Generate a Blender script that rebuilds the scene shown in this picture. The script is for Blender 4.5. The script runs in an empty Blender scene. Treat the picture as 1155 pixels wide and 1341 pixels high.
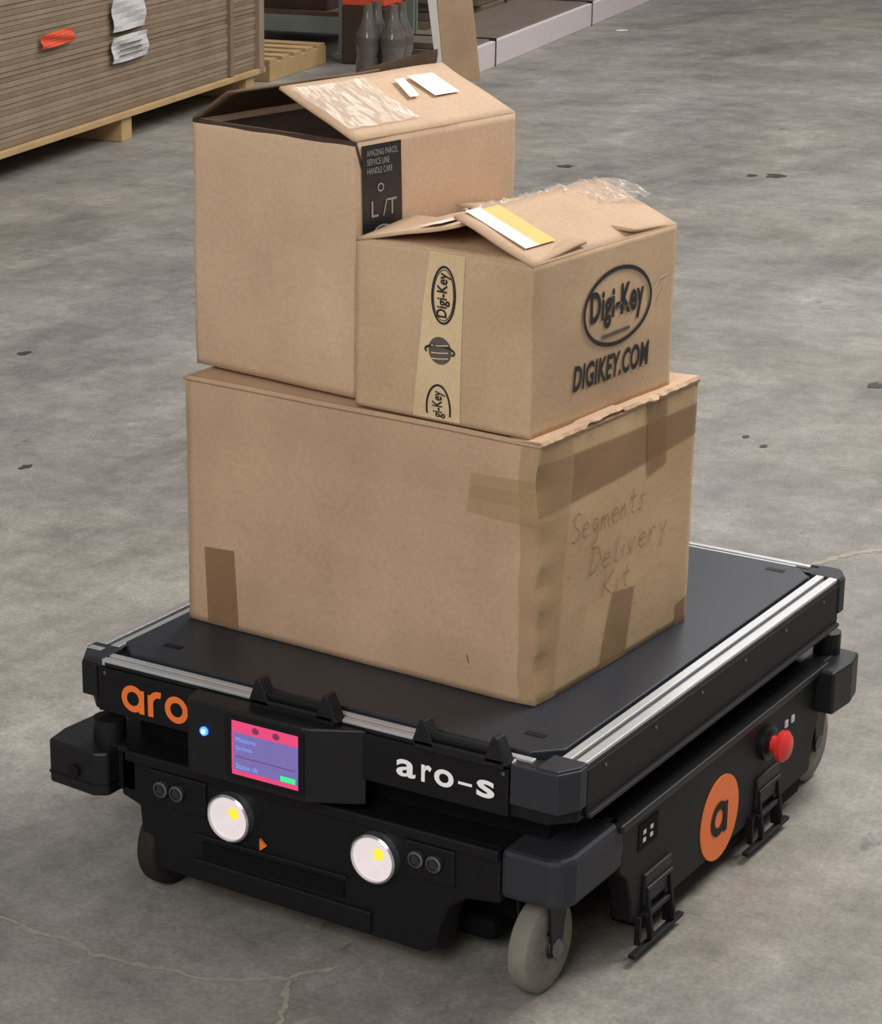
import bpy, bmesh, math, random
from mathutils import Matrix, Vector, noise
random.seed(4)
sc=bpy.context.scene
sc.view_settings.view_transform='Standard'
COL=bpy.context.collection
# ------------------------------------------------------------------ materials
def s2l(c):
    return tuple(((v/255)/12.92 if v/255<=.04045 else ((v/255+.055)/1.055)**2.4) for v in c)+(1,)
def newmat(name):
    m=bpy.data.materials.new(name); m.use_nodes=True
    nt=m.node_tree; b=nt.nodes["Principled BSDF"]; return m,nt,b
def N(nt,t,**k):
    n=nt.nodes.new(t)
    for a,v in k.items():
        if a in n.inputs: n.inputs[a].default_value=v
        else: setattr(n,a,v)
    return n
def simple(name,rgb,rough=.5,metal=0,emit=0,var=.12,scale=25,spec=.5,alpha=1,bump=0):
    m,nt,b=newmat(name); c=s2l(rgb)
    tc=N(nt,"ShaderNodeTexCoord"); nz=N(nt,"ShaderNodeTexNoise"); nz.inputs["Scale"].default_value=scale; nz.inputs["Detail"].default_value=5
    nt.links.new(tc.outputs["Object"],nz.inputs["Vector"])
    mx=N(nt,"ShaderNodeMix",data_type='RGBA')
    mx.inputs[6].default_value=tuple(min(1,v*(1-var)) for v in c[:3])+(1,)
    mx.inputs[7].default_value=tuple(min(1,v*(1+var)) for v in c[:3])+(1,)
    nt.links.new(nz.outputs["Fac"],mx.inputs[0]); nt.links.new(mx.outputs[2],b.inputs["Base Color"])
    b.inputs["Roughness"].default_value=rough; b.inputs["Metallic"].default_value=metal
    b.inputs["Specular IOR Level"].default_value=spec; b.inputs["Alpha"].default_value=alpha
    if emit:
        b.inputs["Emission Color"].default_value=c; b.inputs["Emission Strength"].default_value=emit
    if bump:
        bp=N(nt,"ShaderNodeBump"); bp.inputs["Strength"].default_value=bump; bp.inputs["Distance"].default_value=.002
        nt.links.new(nz.outputs["Fac"],bp.inputs["Height"]); nt.links.new(bp.outputs["Normal"],b.inputs["Normal"])
    return m
def cardboard(name,rgb,dirt=.5,seed=0.,alpha=1,rough=.75,bump=.25):
    m,nt,b=newmat(name); c=s2l(rgb); L=nt.links.new
    tc=N(nt,"ShaderNodeTexCoord"); mp=N(nt,"ShaderNodeMapping"); mp.inputs["Location"].default_value=(seed,seed*.7,seed*.3)
    L(tc.outputs["Object"],mp.inputs["Vector"])
    n1=N(nt,"ShaderNodeTexNoise"); n1.inputs["Scale"].default_value=5; n1.inputs["Detail"].default_value=6; L(mp.outputs[0],n1.inputs["Vector"])
    n2=N(nt,"ShaderNodeTexNoise"); n2.inputs["Scale"].default_value=160; n2.inputs["Detail"].default_value=3; L(mp.outputs[0],n2.inputs["Vector"])
    mp2=N(nt,"ShaderNodeMapping"); mp2.inputs["Scale"].default_value=(1,1,6); L(mp.outputs[0],mp2.inputs["Vector"])
    n3=N(nt,"ShaderNodeTexNoise"); n3.inputs["Scale"].default_value=22; n3.inputs["Detail"].default_value=8; n3.inputs["Roughness"].default_value=.7; L(mp2.outputs[0],n3.inputs["Vector"])
    r1=N(nt,"ShaderNodeMapRange"); r1.inputs["From Min"].default_value=.3; r1.inputs["From Max"].default_value=.7; L(n1.outputs["Fac"],r1.inputs["Value"])
    mx=N(nt,"ShaderNodeMix",data_type='RGBA')
    mx.inputs[6].default_value=(c[0]*.86,c[1]*.84,c[2]*.82,1); mx.inputs[7].default_value=(min(1,c[0]*1.09),c[1]*1.1,c[2]*1.1,1)
    L(r1.outputs[0],mx.inputs[0])
    r3=N(nt,"ShaderNodeMapRange"); r3.inputs["From Min"].default_value=.56; r3.inputs["From Max"].default_value=.76; r3.inputs["To Max"].default_value=dirt; L(n3.outputs["Fac"],r3.inputs["Value"])
    m2=N(nt,"ShaderNodeMix",data_type='RGBA'); L(r3.outputs[0],m2.inputs[0]); L(mx.outputs[2],m2.inputs[6]); m2.inputs[7].default_value=(c[0]*.72,c[1]*.66,c[2]*.6,1)
    r2=N(nt,"ShaderNodeMapRange"); r2.inputs["To Min"].default_value=.86; r2.inputs["To Max"].default_value=1.14; L(n2.outputs["Fac"],r2.inputs["Value"])
    m3=N(nt,"ShaderNodeVectorMath",operation='SCALE'); L(m2.outputs[2],m3.inputs[0]); L(r2.outputs[0],m3.inputs["Scale"])
    L(m3.outputs[0],b.inputs["Base Color"]); b.inputs["Roughness"].default_value=rough; b.inputs["Alpha"].default_value=alpha
    b.inputs["Specular IOR Level"].default_value=.3
    bp=N(nt,"ShaderNodeBump"); bp.inputs["Strength"].default_value=bump; bp.inputs["Distance"].default_value=.004
    L(n1.outputs["Fac"],bp.inputs["Height"]); L(bp.outputs["Normal"],b.inputs["Normal"])
    return m
M={}
M['black']=simple('black_powder_coat',(14,14,16),.55,var=.25,scale=60,spec=.28)
M['black2']=simple('black_plastic',(21,21,24),.45,var=.2,scale=40,spec=.35)
M['dark']=simple('black_shaded',(6,6,7),.8,spec=.2)  # near black; shade of gaps, slots and underside put into the colour
M['cap']=simple('charcoal_plastic',(42,43,49),.55,var=.15,spec=.35)
M['deck']=simple('deck_laminate',(38,42,50),.42,var=.18,scale=18,bump=.05,spec=.4)
M['alu']=simple('brushed_aluminium',(200,200,202),.4,.5,var=.08,scale=90)
M['steel']=simple('zinc_steel',(120,122,125),.35,.9)
M['tyre']=simple('grey_rubber',(122,117,107),.85,var=.2,scale=50,spec=.2)
M['tyred']=simple('dark_rubber',(40,39,38),.85,var=.2,scale=50,spec=.2)
M['orange']=simple('orange_vinyl',(242,120,50),.45,var=.05)
M['white']=simple('white_vinyl_glow',(232,234,236),.5,var=.03,emit=.1)  # faint glow added to the lettering, which is no lamp
M['red']=simple('red_plastic',(216,48,48),.35,var=.05)
M['lampw']=simple('lamp_reflector',(225,214,216),.3,.1,emit=.48,var=.14,scale=40)
M['lampg']=simple('lamp_reflector_shade',(190,172,170),.3,.1,emit=.36,var=.2,scale=60)
M['lampy']=simple('led_chip_yellow',(250,210,62),.4,emit=.75)
M['chrome']=simple('chrome_ring',(205,205,210),.2,.9)
M['ledblue']=simple('blue_indicator',(40,90,255),.3,emit=5)
M['ledcore']=simple('led_core',(215,235,255),.3,emit=5)
M['pink']=simple('screen_pink',(212,66,112),.3,emit=.6,var=.1,scale=40)
M['violet']=simple('screen_blue',(108,98,160),.3,emit=.6,var=.14,scale=50)
M['green']=simple('screen_green',(60,205,130),.3,emit=.8)
M['cyan']=simple('screen_cyan',(110,160,225),.3,emit=.7)
M['plum']=simple('screen_plum',(120,50,90),.3,emit=.4)
M['cb1']=cardboard('cardboard_kraft',(190,158,130),.45,0)
M['cb2']=cardboard('cardboard_tall',(201,171,143),.35,3.1)
M['cb3']=cardboard('cardboard_small',(194,164,133),.4,7.7)
M['cbtop']=cardboard('cardboard_flap',(202,171,142),.35,5.2)
M['cbin']=cardboard('cardboard_dark_shade',(70,55,44),.5,1.2)  # dark kraft; shade inside the open carton put into the colour
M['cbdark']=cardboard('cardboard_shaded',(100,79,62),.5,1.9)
M['cbbig']=cardboard('cardboard_worn',(188,160,124),1.,9.4)
M['tapeb']=cardboard('brown_packing_tape',(148,116,82),.6,2.2,alpha=.6,rough=.3,bump=.6)
M['tapel']=cardboard('clear_packing_tape',(190,164,124),.9,4.2,alpha=.38,rough=.22,bump=.9)
M['tapep']=cardboard('printed_paper_tape',(216,190,152),.25,6.2,rough=.4)
M['ink']=simple('black_ink',(34,31,31),.6,var=.4,scale=200)
M['inkg']=simple('grey_ink',(92,84,76),.6,var=.3,scale=200)
M['pen']=simple('marker_ink',(132,88,58),.7,var=.2,alpha=.68)
M['lblk']=simple('black_label',(30,28,30),.4)
M['lgrey']=simple('label_grey_ink',(150,146,144),.5)
M['paper']=simple('white_paper',(232,226,218),.5,var=.04)
M['yellow']=simple('yellow_label',(232,174,58),.5,var=.05)
M['plastic']=simple('crinkled_film',(228,216,204),.12,var=.2,scale=60,alpha=.3,bump=1.0)
M['board']=cardboard('particle_board_edges',(146,129,109),.6,11.)
M['board2']=cardboard('particle_board_edges_b',(132,115,96),.6,13.)
M['wood']=cardboard('pallet_wood',(184,154,112),.7,15.)
M['wrap']=simple('grey_wrapped_boards',(118,107,97),.4,var=.25,scale=6)
M['whitestrip']=simple('white_edge_board',(218,208,210),.5,var=.05)
M['rackmetal']=simple('rack_grey_green',(136,146,136),.5,.1)
M['bottle']=simple('shrink_wrap_dark',(104,96,92),.12,var=.75,scale=16,bump=1.)
M['labelo']=simple('orange_tag',(218,80,48),.5)
M['labelp']=simple('paper_tag',(204,200,200),.5,var=.08)
M['wallm']=simple('painted_wall',(120,118,114),.8,var=.06,scale=2)
M['crack']=simple('crack_filler',(190,182,164),.9,var=.4,scale=30,alpha=.6)
M['spot']=simple('oil_spot',(58,54,50),.5,var=.3,scale=30)
def concrete():
    m,nt,b=newmat('polished_concrete'); L=nt.links.new
    g=N(nt,"ShaderNodeTexCoord")
    def nz(scale,det=6,rough=.55,loc=(0,0,0),sc=(1,1,1),rot=0):
        mp=N(nt,"ShaderNodeMapping"); mp.inputs["Location"].default_value=loc; mp.inputs["Scale"].default_value=sc; mp.inputs["Rotation"].default_value=(0,0,rot)
        L(g.outputs["Object"],mp.inputs["Vector"])
        n=N(nt,"ShaderNodeTexNoise"); n.inputs["Scale"].default_value=scale; n.inputs["Detail"].default_value=det; n.inputs["Roughness"].default_value=rough
        L(mp.outputs[0],n.inputs["Vector"]); return n.outputs["Fac"]
    def rng(x,a,b_,c,d):
        r=N(nt,"ShaderNodeMapRange"); 
        for k,v in zip(("From Min","From Max","To Min","To Max"),(a,b_,c,d)): r.inputs[k].default_value=v
        L(x,r.inputs["Value"]); return r.outputs[0]
    def mul(a,b_):
        r=N(nt,"ShaderNodeMath",operation='MULTIPLY'); L(a,r.inputs[0]); L(b_,r.inputs[1]); return r.outputs[0]
    v=rng(nz(.9,8,.6),.3,.7,.76,1.18)
    v=mul(v,rng(nz(5,9,.72,(3,1,0)),.3,.7,.74,1.25))
    v=mul(v,rng(nz(22,6,.75,(6,1,0)),.3,.7,.82,1.18))
    v=mul(v,rng(nz(120,3,.7,(1,7,0)),.3,.7,.82,1.18))
    v=mul(v,rng(nz(1.5,9,.7,(9,2,0),(1,.35,1),.3),.50,.66,1,.64))
    v=mul(v,rng(nz(11,4,.6,(4,4,0),(1,.45,1),.5),.66,.73,1,.60))
    v=mul(v,rng(nz(2.6,9,.78,(5,8,0),(1.,.4,1),-.5),.54,.70,1,1.32))
    v=mul(v,rng(nz(7,9,.8,(15,3,0),(1.,.25,1),.9),.58,.72,1,1.28))
    cmb=N(nt,"ShaderNodeMix",data_type='RGBA'); L(rng(nz(.7,4,.5,(20,3,0)),.3,.7,0,1),cmb.inputs[0])
    cmb.inputs[6].default_value=s2l((140,137,132)); cmb.inputs[7].default_value=s2l((144,138,128))
    sc_=N(nt,"ShaderNodeVectorMath",operation='SCALE'); L(cmb.outputs[2],sc_.inputs[0]); L(v,sc_.inputs["Scale"])
    L(sc_.outputs[0],b.inputs["Base Color"])
    L(rng(nz(3,5,.6,(2,2,0)),.3,.7,.42,.7),b.inputs["Roughness"]); b.inputs["Specular IOR Level"].default_value=.35
    bp=N(nt,"ShaderNodeBump"); bp.inputs["Strength"].default_value=.2; bp.inputs["Distance"].default_value=.003
    L(nz(38,4,.7,(1,7,0)),bp.inputs["Height"]); L(bp.outputs["Normal"],b.inputs["Normal"])
    return m
M['floor']=concrete()
# ------------------------------------------------------------------ geometry helpers
def empty(name,loc=(0,0,0),rz=0):
    o=bpy.data.objects.new(name,None); COL.objects.link(o); o.location=loc; o.rotation_euler=(0,0,rz); o.empty_display_size=.1; return o
def mesh(name,vs,fs,mat,par=None,bevel=0,smooth=False,solid=0):
    me=bpy.data.meshes.new(name); me.from_pydata([tuple(v) for v in vs],[],fs); 
    bm=bmesh.new(); bm.from_mesh(me)
    if not solid: bmesh.ops.recalc_face_normals(bm,faces=bm.faces)
    bm.to_mesh(me); bm.free()
    me.materials.append(M[mat] if isinstance(mat,str) else mat)
    o=bpy.data.objects.new(name,me); COL.objects.link(o)
    if par: o.parent=par
    if solid:
        s=o.modifiers.new("solid",'SOLIDIFY'); s.thickness=solid; s.offset=0
    if bevel:
        b=o.modifiers.new("bevel",'BEVEL'); b.width=bevel; b.segments=2; b.limit_method='ANGLE'; b.angle_limit=.6
    if smooth:
        for p in me.polygons: p.use_smooth=True
    return o
def box(name,a,b,mat,par=None,bevel=0):
    x0,y0,z0=a;x1,y1,z1=b
    vs=[(x0,y0,z0),(x1,y0,z0),(x1,y1,z0),(x0,y1,z0),(x0,y0,z1),(x1,y0,z1),(x1,y1,z1),(x0,y1,z1)]
    return mesh(name,vs,[(0,3,2,1),(4,5,6,7),(0,1,5,4),(1,2,6,5),(2,3,7,6),(3,0,4,7)],mat,par,bevel)
def prism(name,poly,axis,a,b,mat,par=None,bevel=0,smooth=False):
    n=len(poly)
    def mk(p,t):
        if axis=='z': return (p[0],p[1],t)
        if axis=='y': return (p[0],t,p[1])
        return (t,p[0],p[1])
    vs=[mk(p,a) for p in poly]+[mk(p,b) for p in poly]
    fs=[tuple(range(n)),tuple(range(n,2*n))]+[(i,(i+1)%n,n+(i+1)%n,n+i) for i in range(n)]
    return mesh(name,vs,fs,mat,par,bevel,smooth)
def lathe(name,c,axis,prof,mat,par=None,seg=40,rot=0,smooth=True):
    vs=[];fs=[]
    for r,t in prof:
        for i in range(seg):
            a=2*math.pi*i/seg; u,v=r*math.cos(a),r*math.sin(a)
            p=(u,v,t) if axis=='z' else ((u,t,v) if axis=='y' else (t,u,v))
            vs.append(p)
    n=len(prof)
    for k in range(n-1):
        for i in range(seg):
            j=(i+1)%seg; fs.append((k*seg+i,k*seg+j,(k+1)*seg+j,(k+1)*seg+i))
    fs.append(tuple(range(seg))); fs.append(tuple(range((n-1)*seg,n*seg)))
    o=mesh(name,vs,fs,mat,par)
    for p in o.data.polygons: p.use_smooth= smooth and len(p.vertices)==4
    o.location=c; o.rotation_euler=(0,0,rot)
    if smooth:
        e=o.modifiers.new("es",'EDGE_SPLIT'); e.split_angle=.7
    return o
def cyl(name,c,axis,r,d,mat,par=None,seg=32,rot=0,ch=0):
    if ch: pr=[(r-ch,-d/2),(r,-d/2+ch),(r,d/2-ch),(r-ch,d/2)]
    else: pr=[(r,-d/2),(r,d/2)]
    return lathe(name,c,axis,pr,mat,par,seg,rot)
def to_plane(plane,off):
    if plane=='front': return lambda u,v,d=0:(u,off-d,v)
    if plane=='right': return lambda u,v,d=0:(off+d,u,v)
def decal(name,poly,plane,off,mat,par,warp=None,th=.0006,div=1):
    f=to_plane(plane,off); vs=[];fs=[]
    if len(poly)==4 and div>1:
        for j in range(div+1):
            for i in range(div+1):
                s,t=i/div,j/div
                u=(poly[0][0]*(1-s)+poly[1][0]*s)*(1-t)+(poly[3][0]*(1-s)+poly[2][0]*s)*t
                v=(poly[0][1]*(1-s)+poly[1][1]*s)*(1-t)+(poly[3][1]*(1-s)+poly[2][1]*s)*t
                vs.append(f(u,v,th))
        for j in range(div):
            for i in range(div):
                a=j*(div+1)+i; fs.append((a,a+1,a+div+2,a+div+1))
    else:
        vs=[f(u,v,th) for u,v in poly]; fs=[tuple(range(len(poly)))]
    if warp: vs=[warp(Vector(v)) for v in vs]
    return mesh(name,vs,fs,mat,par)
def ribbon(name,pts,w,plane,off,mat,par,closed=False,warp=None,th=.001):
    f=to_plane(plane,off); n=len(pts); L=[];R_=[]
    for i in range(n):
        a=pts[(i-1)%n] if (closed or i>0) else pts[i]; b=pts[(i+1)%n] if (closed or i<n-1) else pts[i]
        t=Vector((b[0]-a[0],b[1]-a[1])); 
        if t.length<1e-9: t=Vector((1,0))
        t.normalize(); nn=Vector((-t.y,t.x))*w/2
        L.append(f(pts[i][0]+nn.x,pts[i][1]+nn.y,th)); R_.append(f(pts[i][0]-nn.x,pts[i][1]-nn.y,th))
    vs=L+R_; m=n if closed else n-1
    fs=[(i,(i+1)%n,n+(i+1)%n,n+i) for i in range(m)]
    if warp: vs=[warp(Vector(v)) for v in vs]
    return mesh(name,vs,fs,mat,par)
def ell(cx,cy,rx,ry,a0=0,a1=2*math.pi,n=40,closed=True):
    k=n if closed else n-1
    return [(cx+rx*math.cos(a0+(a1-a0)*i/k),cy+ry*math.sin(a0+(a1-a0)*i/k)) for i in range(n)]
def text(name,body,plane,off,u0,v0,u1,v1,mat,par,warp=None,bold=0,shear=0,vert=False,th=.0012,slope=0):
    cu=bpy.data.curves.new(name,"FONT"); cu.body=body; cu.size=1; cu.offset=bold; cu.shear=shear; cu.resolution_u=4
    if bold>.03: cu.space_character=1.08
    o=bpy.data.objects.new(name,cu); COL.objects.link(o)
    dg=bpy.context.evaluated_depsgraph_get(); dg.update()
    me=bpy.data.meshes.new_from_object(o.evaluated_get(dg)); bpy.data.objects.remove(o)
    xs=[v.co.x for v in me.vertices]; ys=[v.co.y for v in me.vertices]
    x0,x1,y0,y1=min(xs),max(xs),min(ys),max(ys); f=to_plane(plane,off)
    for v in me.vertices:
        s=(v.co.x-x0)/(x1-x0); t=(v.co.y-y0)/(y1-y0)
        if vert: s,t=t if vert<0 else 1-t, s if vert>0 else 1-s
        p=Vector(f(u0+(u1-u0)*s,v0+(v1-v0)*t+slope*s,th)); v.co=warp(p) if warp else p
    for p in me.polygons: p.use_smooth=False
    me.materials.clear(); me.materials.append(M[mat]); me.name=name
    o=bpy.data.objects.new(name,me); COL.objects.link(o); o.parent=par; return o
STROKES={
 'S':[[(.85,.9),(.5,1),(.15,.8),(.3,.55),(.7,.42),(.8,.15),(.4,0),(.05,.12)]],
 'e':[[(.1,.28),(.75,.34),(.6,.52),(.25,.48),(.12,.2),(.4,.0),(.8,.1)]],
 'g':[[(.75,.45),(.35,.5),(.15,.25),(.45,.05),(.72,.4),(.68,-.25),(.3,-.35)]],
 'm':[[(.05,.0),(.1,.5)],[(.1,.3),(.3,.5),(.42,.0)],[(.42,.3),(.65,.5),(.8,.0)]],
 'n':[[(.1,.0),(.15,.5)],[(.15,.3),(.5,.5),(.65,.0)]],
 't':[[(.4,.9),(.35,.1),(.6,.0)],[(.1,.55),(.75,.6)]],
 's':[[(.7,.5),(.3,.45),(.55,.2),(.3,.0),(.05,.08)]],
 'D':[[(.2,1),(.15,0)],[(.0,.95),(.6,.9),(.9,.5),(.6,.08),(.05,.02)]],
 'l':[[(.3,1),(.25,.05),(.45,.0)]],
 'i':[[(.3,.5),(.28,.0)],[(.3,.72),(.32,.76)]],
 'v':[[(.1,.5),(.35,.0),(.7,.55)]],
 'r':[[(.15,.5),(.18,.0)],[(.18,.3),(.4,.52),(.65,.45)]],
 'y':[[(.1,.5),(.35,.1)],[(.7,.5),(.25,-.35)]],
 'K':[[(.15,1),(.12,0)],[(.8,.95),(.15,.45),(.85,.02)]],
}
def scrawl(body,plane,off,u0,v0,cw,chh,par,warp,th,slope=0):
    x=u0
    for ch in body:
        for st in STROKES[ch]:
            P=[]
            for i in range(len(st)-1):
                for k in range(5):
                    t=k/5; P.append((st[i][0]*(1-t)+st[i+1][0]*t,st[i][1]*(1-t)+st[i+1][1]*t))
            P.append(st[-1])
            pts=[(x+cw*(a+.18*b_),v0+chh*b_+slope*(x-u0)) for a,b_ in P]
            ribbon('handwriting',pts,.0020,plane,off,'pen',par,False,warp,th)
        x+=cw*(1.0 if ch not in 'il' else .6)
# ------------------------------------------------------------------ cargo boxes
class Carton:
    def __init__(s,name,B,yaw,w,d,h,z,mats,seed,amp=.0025,wear=0):
        c,sn=math.cos(yaw),math.sin(yaw)
        s.e=empty(name,(B[0]-w*c,B[1]-w*sn,z),yaw); s.w,s.d,s.h=w,d,h
        def warp(p):
            n=noise.noise_vector(Vector((p.x*5+seed,p.y*5,p.z*5)))
            n2=noise.noise_vector(Vector((p.x*16+seed,p.y*16,p.z*16)))
            k=min(1,max(0,p.z/.03)); bul=math.sin(math.pi*min(1,max(0,p.z/h)))
            cx,cy=(p.x-w/2)/(w/2),(p.y-d/2)/(d/2)
            q=Vector(p); q+=Vector((n.x*amp+n2.x*.001,n.y*amp+n2.y*.001,n.z*amp*.6*k))
            q.x+=cx*.004*bul*(1-min(1,abs(cy))**4); q.y+=cy*.004*bul*(1-min(1,abs(cx))**4)
            if wear:   # crushed front right corner
                g=max(0,1-math.hypot(p.x-w,p.y)/.07)
                n3=noise.noise(Vector((3.1,seed,p.z*24)))
                q.x-=wear*g*g*(.5+n3); q.y+=wear*g*g*(.5+noise.noise(Vector((8.1,seed,p.z*19))))
            return q
        s.warp=warp
        def grid(nm,P,U,V,mat,nu=44,nv=34):
            vs=[];fs=[]
            for j in range(nv+1):
                for i in range(nu+1): vs.append(warp(Vector(P)+Vector(U)*i/nu+Vector(V)*j/nv))
            for j in range(nv):
                for i in range(nu):
                    a=j*(nu+1)+i; fs.append((a,a+1,a+nu+2,a+nu+1))
            return mesh(nm,vs,fs,mat,s.e,solid=.004,smooth=True)
        s.grid=grid
        grid('panel_front',(0,.002,0),(w,0,0),(0,0,h),mats[0]); grid('panel_right',(w-.002,0,0),(0,d,0),(0,0,h),mats[1])
        grid('panel_back',(w,d-.002,0),(-w,0,0),(0,0,h),mats[0]); grid('panel_left',(.002,d,0),(0,-d,0),(0,0,h),mats[1])
        grid('panel_bottom',(.003,.003,.003),(w-.006,0,0),(0,d-.006,0),mats[0])
    def flap(s,nm,P,U,V,mat,curl=0,skew=0,seed=0):
        P,U,V=Vector(P),Vector(U),Vector(V); nrm=U.cross(V).normalized(); vs=[];fs=[];nu,nv=16,8
        for j in range(nv+1):
            t=j/nv
            for i in range(nu+1):
                u=i/nu; p=P+U*u+V*t
                p+=nrm*(curl*t*t + .004*noise.noise(Vector((u*3+seed,t*2,seed)))*t) + U.normalized()*skew*t
                vs.append(p)
        for j in range(nv):
            for i in range(nu):
                a=j*(nu+1)+i; fs.append((a,a+1,a+nu+2,a+nu+1))
        return mesh(nm,vs,fs,mat,s.e,solid=.0045,smooth=True)
T1,T2,T3,T4=.0010,.0014,.0018,.0022
H=.358
# --- big carton
b=Carton('cardboard_box',(.6554,.1668),-.0512,.6057,.4366,.3757,H+.001,('cb1','cbbig'),1.3,wear=.009)
e,w,d,h,W_=b.e,b.w,b.d,b.h,b.warp
b.grid('flap_top_main',(-.002,-.003,h-.004),(w+.004,0,0),(0,d/2+.002,0),'cb1')
b.grid('flap_top_rear',(-.002,d/2+.001,h-.004),(w+.004,0,0),(0,d/2+.002,0),'cb1')
decal('tape_patch_low',[(.036,.002),(.093,.002),(.088,.125),(.032,.120)],'front',0,'tapeb',e,W_,T1,12)
decal('tape_end_front',[(.492,.262),(w+.001,.258),(w+.001,.322),(.498,.318)],'front',0,'tapel',e,W_,T1,12)
decal('tape_end_front',[(.496,.285),(w+.001,.283),(w+.001,.305),(.50,.303)],'front',0,'tapel',e,W_,T2,12)
decal('tape_corner_front',[(.580,.002),(w+.001,.002),(w+.001,.37),(.575,.37)],'front',0,'tapel',e,W_,T3,24)
decal('tape_band',[(-.001,.272),(d,.292),(d,.338),(-.001,.345)],'right',w,'tapeb',e,W_,T1,30)
decal('tape_corner_side',[(-.001,.002),(.05,.002),(.085,.37),(-.001,.37)],'right',w,'tapel',e,W_,T2,24)
decal('tape_vertical',[(.285,.262),(.345,.270),(.342,.374),(.283,.374)],'right',w,'tapeb',e,W_,T3,12)
decal('tape_seam_low',[(.172,.002),(.250,.002),(.262,.105),(.20,.112)],'right',w,'tapeb',e,W_,T1,12)
decal('tape_scuff',[(.40,.0),(.434,.0),(.434,.04),(.40,.035)],'right',w,'tapeb',e,W_,T1,4)
scrawl('Segments','right',w,.075,.215,.026,.042,e,W_,T4,.02)
scrawl('Delivery','right',w,.125,.155,.032,.042,e,W_,T4,.03)
scrawl('Kit','right',w,.165,.112,.032,.036,e,W_,T4,.0)
ribbon('pen_tick',[(.497,.055),(.500,.043)],.002,'front',0,'pen',e,False,W_,T1)
vs=[];fs=[]
for i in range(61):
    t=i/60; y=-.004+t*(d+.006); dz=.004+.006*abs(noise.noise(Vector((t*9,2,1))))+(.012 if .25<t<.5 else 0)
    o_=.002+.014*abs(noise.noise(Vector((t*14,5,3))))
    vs+= [(w-.05,y,h-.001),(w+.001,y,h+.001+dz*.3),(w+o_,y,h+dz*.4-.004)]
for i in range(60):
    for k in range(2): a=i*3+k; fs.append((a,a+3,a+4,a+1))
mesh('torn_lip',vs,fs,'cbtop',e,solid=.003)
T=H+.3757+.004
# --- tall open carton
b=Carton('cardboard_box',(.3294,.2163),-.1257,.3027,.3642,.3594,T,('cb2','cb2'),5.3)
e,w,d,h,W_=b.e,b.w,b.d,b.h,b.warp
V_=(-.136,-.002,.060)
b.flap('flap_right',(w,0,h),(0,d,0),V_,'cbtop',seed=2)
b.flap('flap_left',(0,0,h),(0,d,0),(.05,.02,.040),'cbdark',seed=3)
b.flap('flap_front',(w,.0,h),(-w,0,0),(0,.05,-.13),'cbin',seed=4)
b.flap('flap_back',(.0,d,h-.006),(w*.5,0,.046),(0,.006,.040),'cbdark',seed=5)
for nm,P,U,V in (('inner_shade_left',(.006,.01,.05),(0,d-.02,0),(0,0,h-.06)),('inner_shade_back',(.006,d-.008,.05),(w-.02,0,0),(0,0,h-.06))):  # dark inner panels; the carton's interior shade is put into their colour
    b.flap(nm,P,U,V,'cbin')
def onflap(nm,P,V,d,a0,a1,t0,t1,mat,lift=.0065,sk=0):
    P,V=Vector(P),Vector(V); n=Vector((0,1,0)).cross(V).normalized(); 
    if n.z<0: n=-n
    q=[P+Vector((0,d,0))*a+V*t+n*lift for a,t in ((a0,t0),(a1,t0),(a1+sk,t1),(a0+sk,t1))]
    return mesh(nm,q,[(0,1,2,3)],mat,e)
onflap('paper_label',(w,0,h),V_,d,.68,.84,.44,.82,'paper')
onflap('paper_label',(w,0,h),V_,d,.54,.60,.48,.80,'paper',sk=.05)
vs=[];fs=[]
for j in range(9):
    for i in range(21):
        u=.03+i/20*.5;t=.15+j/8*.75; p=Vector((w,0,h))+Vector((0,d,0))*u*.85+Vector(V_)*t+Vector((.3,0,.9))*(.006+.003*noise.noise(Vector((u*16,t*5,3)))); vs.append(p)
for j in range(8):
    for i in range(20): a=j*21+i; fs.append((a,a+1,a+22,a+21))
mesh('clear_tape',vs,fs,'plastic',e)
decal('black_label',[(.012,.20),(.098,.20),(.098,.352),(.012,.352)],'right',w,'lblk',e,W_,T1,8)
text('label_print',"AMAZING PARCEL\nSERVICE LINE\nHANDLE CARE",'right',w,.022,.312,.09,.345,'lgrey',e,W_,th=T3)
ribbon('label_icon',ell(.05,.292,.006,.005,n=16),.002,'right',w,'lgrey',e,True,W_,T3)
text('label_print',"L /T",'right',w,.03,.252,.085,.275,'lgrey',e,W_,th=T3)
ribbon('label_icon',ell(.055,.225,.022,.014,.6,5.2,20,False),.003,'right',w,'lgrey',e,False,W_,T3)
# --- small printed carton
b=Carton('cardboard_box',(.6372,.1672),-.0749,.2887,.3677,.233,T,('cb3','cb3'),8.1)
e,w,d,h,W_=b.e,b.w,b.d,b.h,b.warp
rx=.56*w
Vr=(rx-w,.0,.050); b.flap('flap_right',(w,-.002,h),(0,d+.002,0),Vr,'cbtop',seed=1)
b.flap('flap_left',(0,-.002,h),(0,d+.002,0),(rx+.004,0,.038),'cbtop',seed=6)
b.flap('flap_front',(.002,.0,h),(w-.004,0,0),(0,.13,.012),'cb3',seed=7)
b.flap('flap_back',(w,d,h),(-w,0,0),(0,-.13,.012),'cb3',seed=8)
onflap('yellow_label',(w,0,h),Vr,d,.15,.26,.24,.97,'yellow',.005)
onflap('paper_label',(w,0,h),Vr,d,.06,.15,.24,1.0,'paper',.005)
Vl=(rx+.004,0,.038)
onflap('paper_label',(0,0,h),Vl,d,.05,.26,.55,.78,'paper',.005)
vs=[];fs=[];nu,nv=60,16
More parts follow.
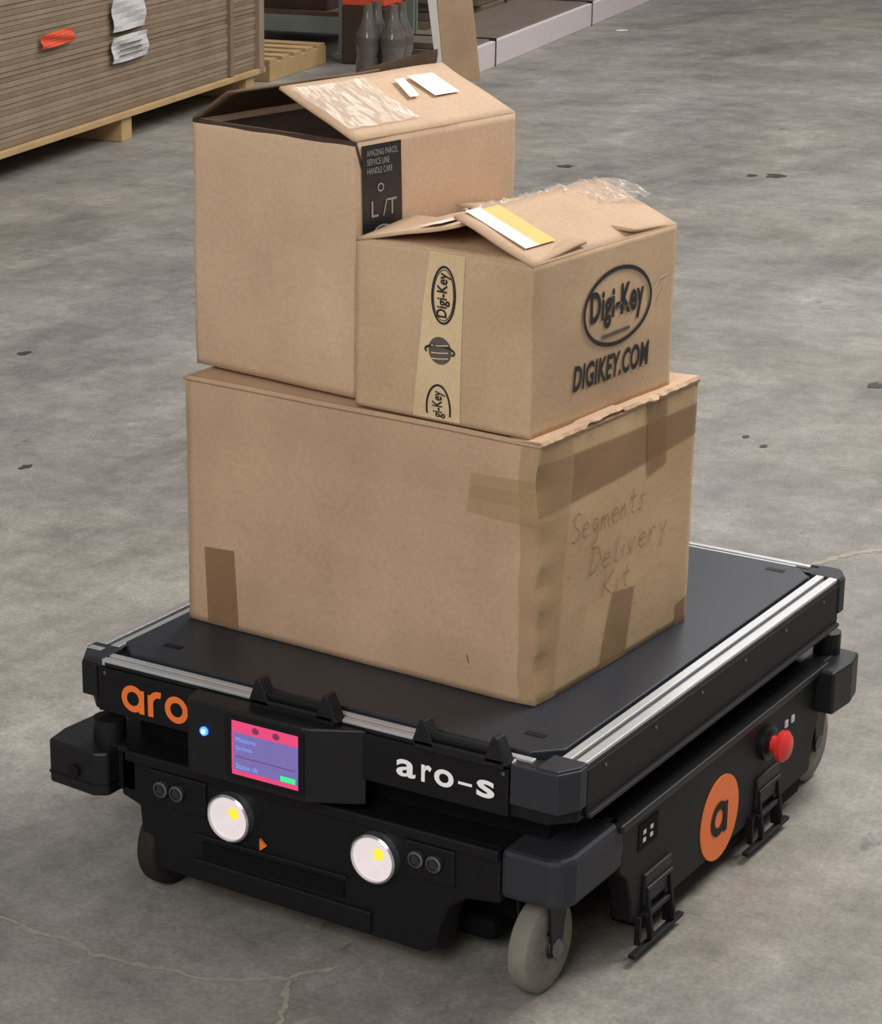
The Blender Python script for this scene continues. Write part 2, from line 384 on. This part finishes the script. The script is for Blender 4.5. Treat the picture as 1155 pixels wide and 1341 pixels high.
for j in range(nv+1):
    for i in range(nu+1):
        u=i/nu;t=j/nv; y=.10+u*(d-.085); x=rx-.06+t*(.06+.06*u)+.02*u; z=h+.049-abs(t-.55)*.03-.008*t+.012*noise.noise(Vector((u*16,t*6,3)))+.006*noise.noise(Vector((u*50,t*16,3)))+.008*u
        vs.append((x,y,z))
for j in range(nv):
    for i in range(nu): a=j*(nu+1)+i; fs.append((a,a+1,a+nu+2,a+nu+1))
mesh('packing_film',vs,fs,'plastic',e)
decal('paper_tape',[(.100,.003),(.176,.003),(.182,.232),(.122,.232)],'front',0,'tapep',e,W_,T1,16)
def oval(plane,off,cx,cy,rx_,ry_,wd,a0=0,a1=2*math.pi,closed=True):
    ribbon('oval_print',ell(cx,cy,rx_,ry_,a0,a1,48,closed),wd,plane,off,'ink',e,closed,W_,T3)
oval('front',0,.149,.176,.019,.038,.003); oval('front',0,.149,.176,.0165,.034,.0012)
text('tape_print',"Digi-Key",'front',0,.138,.146,.160,.206,'ink',e,W_,bold=.025,vert=1,th=T3)
decal('globe_print',ell(.144,.100,.019,.019),'front',0,'inkg',e,W_,T2)
ribbon('globe_arc',ell(.144,.100,.024,.007,-.6,3.6,24,False),.003,'front',0,'ink',e,False,W_,T4)
for k in (-.012,-.004,.006): ribbon('globe_line',[(.130,.1+k),(.144,.101+k),(.158,.103+k)],.0015,'front',0,'tapep',e,False,W_,T4)
oval('front',0,.142,.018,.019,.034,.003,-.25,math.pi+.25,False)
text('tape_print',"gi-Key",'front',0,.132,.006,.153,.044,'ink',e,W_,bold=.02,vert=1,th=T3)
oval('right',w,.205,.146,.090,.052,.006); 
text('logo_print',"Digi-Key",'right',w,.132,.119,.276,.175,'ink',e,W_,bold=.032,th=T2)
ribbon('logo_bar',[(.165,.108),(.20,.109),(.24,.110)],.005,'right',w,'inkg',e,False,W_,T2)
for k in range(3): ribbon('logo_scuff',[(.175+k*.022,.138+.004*(k%2)),(.192+k*.022,.153-.003*k)],.004,'right',w,'inkg',e,False,W_,T4)
text('logo_print',"DIGIKEY.COM",'right',w,.098,.044,.298,.081,'ink',e,W_,bold=.031,th=T2)
ribbon('scratch',[(.30,.15),(.32,.165),(.345,.168)],.003,'right',w,'tapep',e,False,W_,T2)
ribbon('scratch',[(.315,.135),(.335,.15)],.003,'right',w,'tapep',e,False,W_,T2)
# ------------------------------------------------------------------ mobile robot
rb=empty('autonomous_mobile_robot')
def chpoly(x0,y0,x1,y1,c): return [(x0+c,y0),(x1-c,y0),(x1,y0+c),(x1,y1-c),(x1-c,y1),(x0+c,y1),(x0,y1-c),(x0,y0+c)]
LR=.96
prism('deck_plate',chpoly(.030,.034,.757,LR-.034,.035),'z',.335,H,'deck',rb,.002)
prism('deck_frame',chpoly(-.006,.004,.796,LR-.004,.03),'z',.275,.347,'black',rb,.003)
for nm,x0,x1,y0,y1 in (('rail_right',.7585,.7985,.045,LR-.045),('rail_left',-.0085,.0315,.045,LR-.045)):
    box(nm+'_base',(x0,y0,.346),(x1,y1,.3505),'black2',rb)
    box(nm+'_land_a',(x0+.003,y0,.350),(x0+.0165,y1,.3555),'alu',rb,.001); box(nm+'_land_b',(x1-.0155,y0,.350),(x1-.001,y1,.3555),'alu',rb,.001)
    box(nm+'_slot',(x0+.018,y0,.350),(x1-.018,y1,.351),'steel',rb)
for nm,y0,y1 in (('rail_front',.000,.0325),('rail_rear',LR-.0325,LR)):
    box(nm+'_base',(.045,y0,.346),(.755,y1,.3505),'black2',rb)
    box(nm+'_land_a',(.030,y0+.001,.345),(.715,y0+.012,.3545),'alu',rb,.001); box(nm+'_land_b',(.030,y1-.015,.350),(.735,y1-.004,.3545),'alu',rb,.001)
for cx,sx,ln in ((-.010,1,.045),(.8,-1,.088)):
    for cy,sy in ((0,1),(LR,-1)):
        pts=[(.0,.03),(.018,.0),(ln,.0),(ln,.006),(.045,.006),(.045,.05),(.0,.05)]
        if ln<.05: pts=[(.0,.03),(.018,.0),(ln,.0),(ln,.05),(.0,.05)]
        prism('corner_cap',[(cx+sx*(u-.002),cy+sy*(v-.004)) for u,v in pts],'z',.296,.346 if ln<.05 else .353,'cap' if ln>.05 else 'black2',rb,.002)
        prism('corner_top',[(cx+sx*u,cy+sy*v) for u,v in ((.0,.03),(.018,.0),(.05,.0),(.05,.05),(0,.05))],'z',.34,.356,'cap',rb,.002)
box('corner_insert',(-.004,.022,.356),(.02,.034,.3575),'alu',rb,.0005)
for u,v in ((.70,.09),(.70,LR-.07),(.10,LR-.07),(.10,.09)):
    box('deck_insert',(u-.015,v-.006,H-.002),(u+.015,v+.006,H+.0008),'black',rb)
box('front_panel',(.035,-.004,.277),(.712,.006,.344),'black',rb,.0015)
box('side_panel',(.794,.05,.277),(.8,LR-.05,.345),'black',rb,.0015)
box('side_panel_lip',(.796,.05,.277),(.806,LR-.05,.283),'black2',rb,.001)
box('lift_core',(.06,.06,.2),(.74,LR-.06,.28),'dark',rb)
def letters(plane,off,x,z,r,wd,mat,what,gap=.008):
    for ch in what:
        if ch in 'ao':
            ribbon('logo_'+ch,ell(x+r,z+r,r,r),wd,plane,off,mat,rb,True)
            if ch=='a': ribbon('logo_stem',[(x+2*r,z-wd/2),(x+2*r,z+2*r)],wd,plane,off,mat,rb,th=.0012)
            x+=2*r+gap+wd
        elif ch=='r':
            ribbon('logo_stem',[(x,z-wd/2),(x,z+2*r*.9)],wd,plane,off,mat,rb,th=.0012)
            ribbon('logo_r',ell(x+r*.95,z+r,r*.95,r,math.pi*.95,math.pi*.42,14,False),wd,plane,off,mat,rb)
            x+=1.15*r+gap+wd*.6
letters('front',-.004,.083,.2925,.0155,.0095,'orange','aro',.0065)
for i,(bd,u0,u1,z1,z0) in enumerate((("a",.541,.571,.322,.297),("r",.580,.596,.322,.297),("o",.600,.630,.322,.297),("-",.637,.658,.311,.307),("s",.665,.692,.322,.297))):
    text('model_print',bd,'front',-.004,u0,z0,u1,z1,'white',rb,bold=.02,th=.001)
for u in (.050,.705): cyl('screw',(u,-.005,.338),'y',.0028,.003,'steel',rb,12)
for i in range(6): cyl('screw',(.8005,.1+i*.15,.335),'x',.0025,.002,'steel',rb,12)
for x0 in (.322,.585):
    x1=x0+.110
    box('handle_base',(x0-.014,-.014,.346),(x1+.014,.012,.361),'black2',rb,.003)
    for xx in (x0,x1):
        prism('handle_bracket',[(xx-.017,.352),(xx+.020,.352),(xx+.012,.372),(xx+.004,.389),(xx-.004,.389)],'y',-.014,.008,'black2',rb,.002)
    box('handle_grip',(x0,-.010,.360),(x1,.004,.372),'black',rb,.004)
hp=[(.210,-.001),(.216,-.034),(.226,-.040),(.412,-.040),(.424,-.037),(.492,-.001)]
prism('screen_housing',hp,'z',.238,.348,'black2',rb,.003)
HY=-.040
decal('bezel',[(.285,.246),(.416,.246),(.416,.340),(.285,.340)],'front',HY,'black',rb,None,.0006)
def scr(a,b_,c,d_): return [(a,b_),(c,b_),(c,d_),(a,d_)]
decal('screen_header',scr(.297,.317,.407,.334),'front',HY,'pink',rb,None,.0012)
decal('screen_body',scr(.297,.261,.407,.317),'front',HY,'violet',rb,None,.0012)
decal('screen_footer',scr(.297,.254,.407,.261),'front',HY,'pink',rb,None,.0012)
decal('screen_edge',scr(.297,.261,.300,.317),'front',HY,'pink',rb,None,.0016)
decal('screen_button',scr(.378,.262,.403,.270),'front',HY,'green',rb,None,.0018)
decal('screen_field',scr(.303,.281,.402,.2822),'front',HY,'plum',rb,None,.0018)
for k,(bd,u0,v0,u1,v1) in enumerate((("Missions",.304,.304,.337,.311),("Go Home",.304,.292,.331,.298),("Status ok",.304,.264,.341,.272))): text('screen_print',bd,'front',HY,u0,v0,u1,v1,'cyan',rb,th=.0018)
for u in (.337,.371): decal('screen_icon',ell(u,.3255,.006,.005,n=12),'front',HY,'plum',rb,None,.0018)
cyl('indicator_led',(.250,HY-.001,.306),'y',.0065,.003,'ledblue',rb,20); cyl('indicator_core',(.250,HY-.0025,.306),'y',.003,.003,'ledcore',rb,12)
fp=[(.068,.222),(.068,.15),(.10,.14),(.108,.058),(.135,.048),(.585,.040),(.603,.052),(.609,.085),(.622,.118),(.648,.138),(.70,.145),(.70,.226)]
prism('front_fascia',fp,'y',.002,.06,'black',rb,.004)
box('fascia_ledge',(.20,-.002,.119),(.46,.01,.123),'black2',rb,.001)
box('fascia_slot_shade',(.215,-.0005,.088),(.455,.01,.112),'dark',rb)  # flush dark strip; shade of the slot put into its colour
prism('fascia_lip',[(.20,.052),(.50,.047),(.50,.080),(.20,.084)],'y',-.003,.01,'black',rb,.003)
box('lamp_plate_a',(.12,-.002,.15),(.222,.01,.205),'black',rb,.003); box('lamp_plate_b',(.552,-.002,.15),(.632,.01,.205),'black',rb,.003)
box('upper_lip',(.08,-.006,.208),(.70,.03,.225),'black',rb,.003)
prism('arrow_mark',[(.316,.126),(.316,.144),(.327,.135)],'y',-.004,-.0005,'orange',rb)
for x,z in ((.267,.166),(.508,.166)):
    lathe('headlight_housing',(x,-.002,z),'y',[(.036,.004),(.036,-.010),(.033,-.012),(.032,-.009),(.031,.0)],'chrome',rb,40)
    lathe('headlight_reflector',(x,-.004,z),'y',[(.032,-.006),(.024,-.002),(.012,.001),(.002,.002)],'lampw',rb,40)
    lathe('headlight_led',(x+.009,-.0085,z+.009),'y',[(.015,.003),(.015,-.001),(.003,-.002)],'lampy',rb,24)
    for k in range(5):
        a0=2.4+k*.75; P=[(x+.012*math.cos(a0),z+.012*math.sin(a0))]+ell(x,z,.026,.026,a0-.12,a0+.30,6,False)
        prism('dish_reflection',P,'y',-.0098,-.0085,'lampg',rb)  # pinkish-grey reflections in the dish put into the colour of these wedges
for x,z in ((.147,.180),(.175,.180),(.575,.182),(.603,.182)):
    lathe('ultrasonic_sensor',(x,-.006,z),'y',[(.012,.003),(.012,-.004),(.009,-.005),(.0085,-.001),(.002,-.001)],'steel',rb,24)
    cyl('sensor_core',(x,-.0085,z),'y',.0065,.004,'cap',rb,20)
sp=[(.17,.225),(LR-.03,.225),(LR-.03,.17),(.90,.165),(.875,.15),(.850,.10),(.842,.058),(.835,.05),(.215,.05),(.205,.06),(.198,.095),(.185,.13),(.16,.15)]
for nm,xa,xb in (('skirt_right',.765,.798),('skirt_left',.002,.035)):
    prism(nm,sp,'x',xa,xb,'black',rb,.003)
box('skirt_top_lip',(.78,.15,.214),(.806,.88,.226),'black2',rb,.003)
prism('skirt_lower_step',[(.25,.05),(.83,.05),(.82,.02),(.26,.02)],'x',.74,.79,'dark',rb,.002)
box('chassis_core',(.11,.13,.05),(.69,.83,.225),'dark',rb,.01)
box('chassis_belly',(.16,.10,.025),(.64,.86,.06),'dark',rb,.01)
box('rear_fascia',(.07,LR-.05,.05),(.73,LR,.225),'black',rb,.006)
for sx,cx in ((1,0.),(-1,.8)):
    pl_=[(cx+sx*u,v) for u,v in ((.10,.002),(.03,.002),(.010,.012),(.002,.032),(.002,.175),(.035,.175),(.035,.16),(.10,.16))]
    prism('caster_fender',pl_,'z',.155,.226,'cap' if sx<0 else 'black',rb,.010)
def caster(x,y,rot=0,r=.068,tm='tyre'):
    w_=.018
    lathe('caster_tyre',(x,y,r),'x',[(r*.62,-w_),(r*.86,-w_),(r*.97,-w_*.75),(r,-w_*.3),(r,w_*.3),(r*.97,w_*.75),(r*.86,w_),(r*.62,w_)],tm,rb,48,rot)
    lathe('caster_rim',(x,y,r),'x',[(r*.25,-w_*1.1),(r*.3,-w_*.7),(r*.62,-w_*.8),(r*.62,w_*.8),(r*.3,w_*.7),(r*.25,w_*1.1)],'cap',rb,32,rot)
    lathe('caster_hub',(x,y,r),'x',[(r*.10,-w_*1.8),(r*.2,-w_*1.5),(r*.2,w_*1.5),(r*.10,w_*1.8)],'steel',rb,16,rot)
    for k in range(6):
        a=k*math.pi/3
        cyl('rim_bolt',(x+w_*.95,y+r*.42*math.cos(a),r+r*.42*math.sin(a)),'x',.0035,.004,'steel',rb,8)
    for sgn in (-1,1):
        xx=x+sgn*w_*1.35
        prism('caster_fork',[(y-.012,r-.012),(y+.012,r-.012),(y+.034,.160),(y-.026,.160)],'x',xx-.002,xx+.002,'black2',rb,.001)
    cyl('caster_swivel',(x,y+.005,.15),'z',.028,.018,'steel',rb,24)
    box('caster_mount',(x-.03,y-.02,.156),(x+.03,y+.04,.2),'black2',rb)
caster(.729,.066); caster(.112,.062,tm='tyred'); caster(.757,.915); caster(.05,.915)
for x in (.13,.66):
    lathe('drive_wheel',(x,.48,.075),'x',[(.03,-.022),(.07,-.022),(.075,-.016),(.075,.016),(.07,.022),(.03,.022)],'tyred',rb,40)
lp=[(-.050,.02),(-.042,-.026),(.045,-.034),(.064,-.022),(.064,.05),(.0,.085),(-.045,.085)]
prism('lidar_pod_front',lp,'z',.154,.222,'black2',rb,.004)
prism('lidar_window_front',[(u,v-.001) for u,v in lp],'z',.170,.173,'black',rb)
cyl('lidar_eye',(.01,-.034,.186),'y',.010,.006,'black',rb,20)
cyl('lidar_neck',(.035,.02,.240),'z',.024,.036,'black2',rb,24)
rp=[(.783-u,LR-.028-v) for u,v in lp]
prism('lidar_pod_rear',rp,'z',.150,.222,'black2',rb,.004)
cyl('lidar_neck',(.78,LR-.03,.240),'z',.022,.036,'black2',rb,24)
cyl('logo_disc',(.7985,.489,.106),'x',.066,.003,'orange',rb,48)
ribbon('logo_a',ell(.484,.106,.021,.021),.013,'right',.800,'black',rb,True)
ribbon('logo_stem',[(.507,.078),(.507,.127)],.013,'right',.800,'black',rb,th=.0012)
lathe('estop_collar',(.800,.652,.168),'x',[(.028,-.002),(.028,.006),(.018,.010)],'black2',rb,28)
lathe('estop_button',(.800,.652,.168),'x',[(.013,.006),(.013,.018),(.024,.022),(.025,.030),(.019,.036),(.004,.038)],'red',rb,28)
for y in (.725,.750): box('led_window',(.797,y,.165),(.8,y+.010,.176),'labelp',rb)
for y in (.228,.250):
    for z in (.170,.182): box('side_led',(.797,y,z),(.8,y+.008,z+.006),'labelp',rb)
box('service_recess_shade',(.797,.215,.16),(.7992,.275,.20),'dark',rb)  # dark surface plate; shade of a recess put into its colour
for y in (.235,.62):
    box('bracket_plate',(.795,y,.07),(.803,y+.085,.118),'black2',rb,.002)
    for yy in (y+.004,y+.075):
        prism('bracket_arm',[(.797,.11),(.802,.11),(.814,.03),(.814,.020),(.806,.020)],'y',yy,yy+.007,'black',rb,.001)
    box('bracket_bar',(.804,y-.05,.012),(.814,y+.11,.018),'black',rb,.001)
    for yy in (y-.02,y+.07): box('bracket_post',(.798,yy,.018),(.806,yy+.006,.06),'black',rb)
    cyl('bracket_pin',(.804,y+.042,.095),'y',.0035,.08,'black2',rb,12)
    box('bracket_bar_mid',(.802,y,.052),(.808,y+.085,.060),'black2',rb,.001)
# ------------------------------------------------------------------ floor and walls
fl=mesh('floor',[(-14,-8,0),(10,-8,0),(10,20,0),(-14,20,0)],[(0,1,2,3)],'floor')
def crack(pts,wd):
    P=[]
    for i in range(len(pts)-1):
        for k in range(22):
            t=k/22; x=pts[i][0]*(1-t)+pts[i+1][0]*t; y=pts[i][1]*(1-t)+pts[i+1][1]*t
            P.append(Vector((x+.02*noise.noise(Vector((x*12,y*12,1)))+.006*noise.noise(Vector((x*70,y*70,1))),y+.02*noise.noise(Vector((x*12,y*12,5)))+.006*noise.noise(Vector((x*70,y*70,7))),.0012)))
    vs=[];fs=[]
    for i,p in enumerate(P):
        a=P[max(0,i-1)];b_=P[min(len(P)-1,i+1)]; t=(b_-a).normalized(); n=Vector((-t.y,t.x,0))
        ww=wd*(.35+2.0*abs(noise.noise(Vector((i*.43,wd*99,2.3)))))
        vs+=[p+n*ww,p-n*ww]
    for i in range(len(P)-1): fs.append((2*i,2*i+1,2*i+3,2*i+2))
    mesh('floor_crack',vs,fs,'crack',fl)
crack([(-.32,.02),(-.025,-.167),(.167,-.181),(.304,-.171),(.457,-.099)],.0042)
crack([(.457,-.02),(.44,-.10),(.49,-.202),(.52,-.32)],.004)
crack([(.26,1.83),(.372,1.977),(.432,2.105),(.60,2.25)],.009)
def spot(x,y,rx_,ry_,mat='spot',sd=0):
    vs=[(x+rx_*math.cos(a*.3142)*(1+.7*noise.noise(Vector((a*.9,sd,x)))),y+ry_*math.sin(a*.3142)*(1+.7*noise.noise(Vector((a*.9,sd+4,y)))),.0015) for a in range(20)]
    mesh('floor_stain',vs,[tuple(range(20))],mat,fl)
for x,y,a,c_ in ((-2.154,2.409,.016,.022),(-1.45,1.578,.012,.02),(-1.6,6.27,.04,.05),(-1.68,6.22,.02,.03),(-.074,3.405,.022,.035),(-2.38,5.98,.03,.035),(-.089,2.696,.009,.013),(-.16,2.75,.008,.012),(-1.52,1.5,.007,.012)): spot(x,y,a,c_)
spot(-4.354,10.37,.035,.05,'paper',3)
mesh('wall_back',[(-14,20,0),(10,20,0),(10,20,7),(-14,20,7)],[(0,3,2,1)],'wallm',solid=.2)
mesh('wall_left',[(-14,-8,0),(-14,20,0),(-14,20,7),(-14,-8,7)],[(0,3,2,1)],'wallm',solid=.2)
# ------------------------------------------------------------------ background stock
ya=math.atan2(.231,.973)
st=empty('stacked_board_pallet',(-3.90,4.33,0),ya)
y0,y1,dp=-1.6,2.68,1.2
for yy in (-1.3,-.4,1.12,2.5):
    box('pallet_foot',(-dp,yy,0),(-.01,yy+.10,.10),'wood',st,.004)
box('pallet_bottom_board',(-dp,y0,0),(-dp+.1,y1,.02),'wood',st)
box('pallet_deck',(-dp,y0,.10),(0.01,y1+.02,.125),'wood',st,.003)
z=.127;k=0
while z<.655:
    t=.019; off=.010*noise.noise(Vector((k*1.7,2,3)))
    box('board_layer',(-dp,y0,z),(-.012+off,y1-.02+off*3,z+t),'board' if k%3 else 'board2',st,.0015); z+=t+.0012; k+=1
box('cover_sheet',(-dp,y0,z),(-.03,y1-.1,z+.01),'wood',st)
box('cover_plank',(-.5,y0,z+.01),(-.28,1.9,z+.035),'wood',st,.003)
def tag(nm,ya_,yb,za,zb,mat,par=st,x=.004):
    vs=[];fs=[]
    for j in range(7):
        for i in range(7): vs.append((x+.004+.006*math.sin(j*1.3+i*.8),ya_+(yb-ya_)*i/6,za+(zb-za)*j/6))
    for j in range(6):
        for i in range(6): a=j*7+i; fs.append((a,a+1,a+8,a+7))
    mesh(nm,vs,fs,mat,par)
tag('orange_tag',.38,.66,.465,.52,'labelo'); tag('paper_tag',1.02,1.34,.46,.60,'labelp'); tag('paper_tag',1.01,1.36,.335,.44,'labelp')
for k in range(3): box('tag_print',(.016,1.06,.36+k*.022),(.019,1.28,.364+k*.022),'inkg',st)
box('strap',(-.02,2.28,.127),(.004,2.32,z),'board2',st)
box('corner_post',(-.03,2.62,.10),(.012,2.68,.9),'board',st,.004)
pw=empty('wooden_pallet',(-5.20,7.18,0),ya)
for x in (-.5,-.05,.4): box('stringer',(x,0,0),(x+.09,.8,.09),'wood',pw,.003)
for k in range(5): box('slat',(-.5,k*.17,.09),(.49,k*.17+.1,.108),'wood',pw,.002)
rk=empty('steel_storage_rack',(-4.98,8.30,0),ya)
for x in (0,-.9):
    for y in (0,1.0):
        prism('upright',[(x,y),(x+.09,y),(x+.09,y+.02),(x+.02,y+.02),(x+.02,y+.06),(x+.09,y+.06),(x+.09,y+.08),(x,y+.08)],'z',0,1.6,'rackmetal',rk,.002)
        box('foot_plate',(x-.02,y-.02,0),(x+.10,y+.10,.008),'rackmetal',rk)
for zz in (.12,.75,1.3):
    for y in (.02,1.02): box('beam',(-.82,y,zz),(.01,y+.04,zz+.09),'rackmetal',rk,.003)
    box('shelf',(-.85,.02,zz+.09),(.04,1.05,zz+.11),'cbdark',rk)
box('stored_carton',(-.8,.1,.23),(-.1,.8,.7),'cbin',rk,.004)
box('stored_carton_lid',(-.81,.09,.55),(-.09,.81,.71),'cbdark',rk,.004)
oc=empty('orange_crate',(-4.71,8.12,0),ya)
box('crate_body',(-.12,0,.0),(.12,.3,.30),'cbin',oc,.01); box('crate_upper',(-.12,.0,.30),(.12,.3,.5),'labelo',oc,.01); box('crate_rim',(-.13,-.01,.47),(.13,.31,.5),'labelo',oc,.005)
bt=empty('shrink_wrapped_bottles',(-4.24,7.62,0),ya)
for i in range(2):
    for j in range(2):
        c=(-.11+i*.13,j*.13,0)
        lathe('bottle',c,'z',[(.05,.0),(.060,.02),(.058,.10),(.052,.13),(.060,.17),(.058,.24),(.03,.30),(.022,.36),(.024,.38)],'bottle',bt,18)
        lathe('bottle_sleeve',c,'z',[(.0605,.18),(.0605,.22)],'inkg',bt,18)
box('bottle_tray',(-.18,-.07,0),(.09,.20,.03),'cbdark',bt,.004)
bd=empty('wrapped_board_bundle',(-4.055,8.15,0),ya)
box('edge_board',(-.03,0,.0),(0.,5.0,.13),'whitestrip',bd,.003)
for k in range(4): box('long_board',(-.46,.01+k*.02,.005+k*.034),(-.032,4.9,.037+k*.034),'wrap',bd,.003)
for y in (.35,2.4,4.2): box('strap',(-.46,y,-.0),(.003,y+.015,.145),'ink',bd)
b2=empty('wrapped_board_bundle',(-4.95,9.75,0),ya)
for k in range(7): box('long_board',(-.8,.02*(k%3),.0+k*.05),(-.0-.01*(k%2),4.0,.047+k*.05),'wrap' if k%2 else 'board2',b2,.003)
for y in (.5,2.4,3.6): box('strap',(-.8,y,0.01),(.004,y+.03,.353),'ink',b2)
lc=empty('leaning_cardboard_sheet',(-3.92,7.97,0),ya)
mesh('sheet',[(0,0,0),(-.19,0.0,0),(-.30,.13,.62),(-.12,.13,.60)],[(0,1,2,3)],'cb3',lc,solid=.006)
mesh('white_sheet',[(-.192,.0,0),(-.225,.0,0),(-.36,.13,.62),(-.305,.13,.62)],[(0,1,2,3)],'paper',lc,solid=.004)
# ------------------------------------------------------------------ lights
def area(name,loc,target,size,power,col=(1,.98,.95),sy=None):
    l=bpy.data.lights.new(name,'AREA'); l.energy=power; l.size=size; l.color=col
    if sy: l.shape='RECTANGLE'; l.size_y=sy
    o=bpy.data.objects.new(name,l); COL.objects.link(o); o.location=loc
    o.rotation_euler=(Vector(target)-Vector(loc)).to_track_quat('-Z','Y').to_euler(); return o
area('area_light',(2.2,3.8,6.3),(0.2,.3,0),2.4,365)
area('area_light',(1.6,-5.5,4.0),(.4,.4,.4),2.6,238)  # front fill, added to brighten the carton fronts
area('area_light',(-2,10,7),(-2,8,0),3,300)
area('area_light',(4,9,7),(1,6,0),3,255)
wd=bpy.data.worlds.new('world'); sc.world=wd; wd.use_nodes=True
bg=wd.node_tree.nodes['Background']; bg.inputs[0].default_value=(1,.99,.975,1); bg.inputs[1].default_value=.29
# ------------------------------------------------------------------ camera
yaw,pitch,roll=-0.5338,0.3096,-0.0159
cy,sy_=math.cos(yaw),math.sin(yaw);cp,sp_=math.cos(pitch),math.sin(pitch)
f=Vector((sy_*cp,cy*cp,-sp_)); r=Vector((cy,-sy_,0)); dn=f.cross(r)
r2=math.cos(roll)*r+math.sin(roll)*dn; d2=-math.sin(roll)*r+math.cos(roll)*dn
cam=bpy.data.cameras.new('camera'); cam.sensor_fit='HORIZONTAL'; cam.sensor_width=36; cam.lens=3167.9/1155*36; cam.clip_end=100
co=bpy.data.objects.new('camera',cam); COL.objects.link(co)
mw=Matrix((( r2.x,-d2.x,-f.x,2.1036),(r2.y,-d2.y,-f.y,-2.5420),(r2.z,-d2.z,-f.z,1.6204),(0,0,0,1)))
co.matrix_world=mw; sc.camera=co
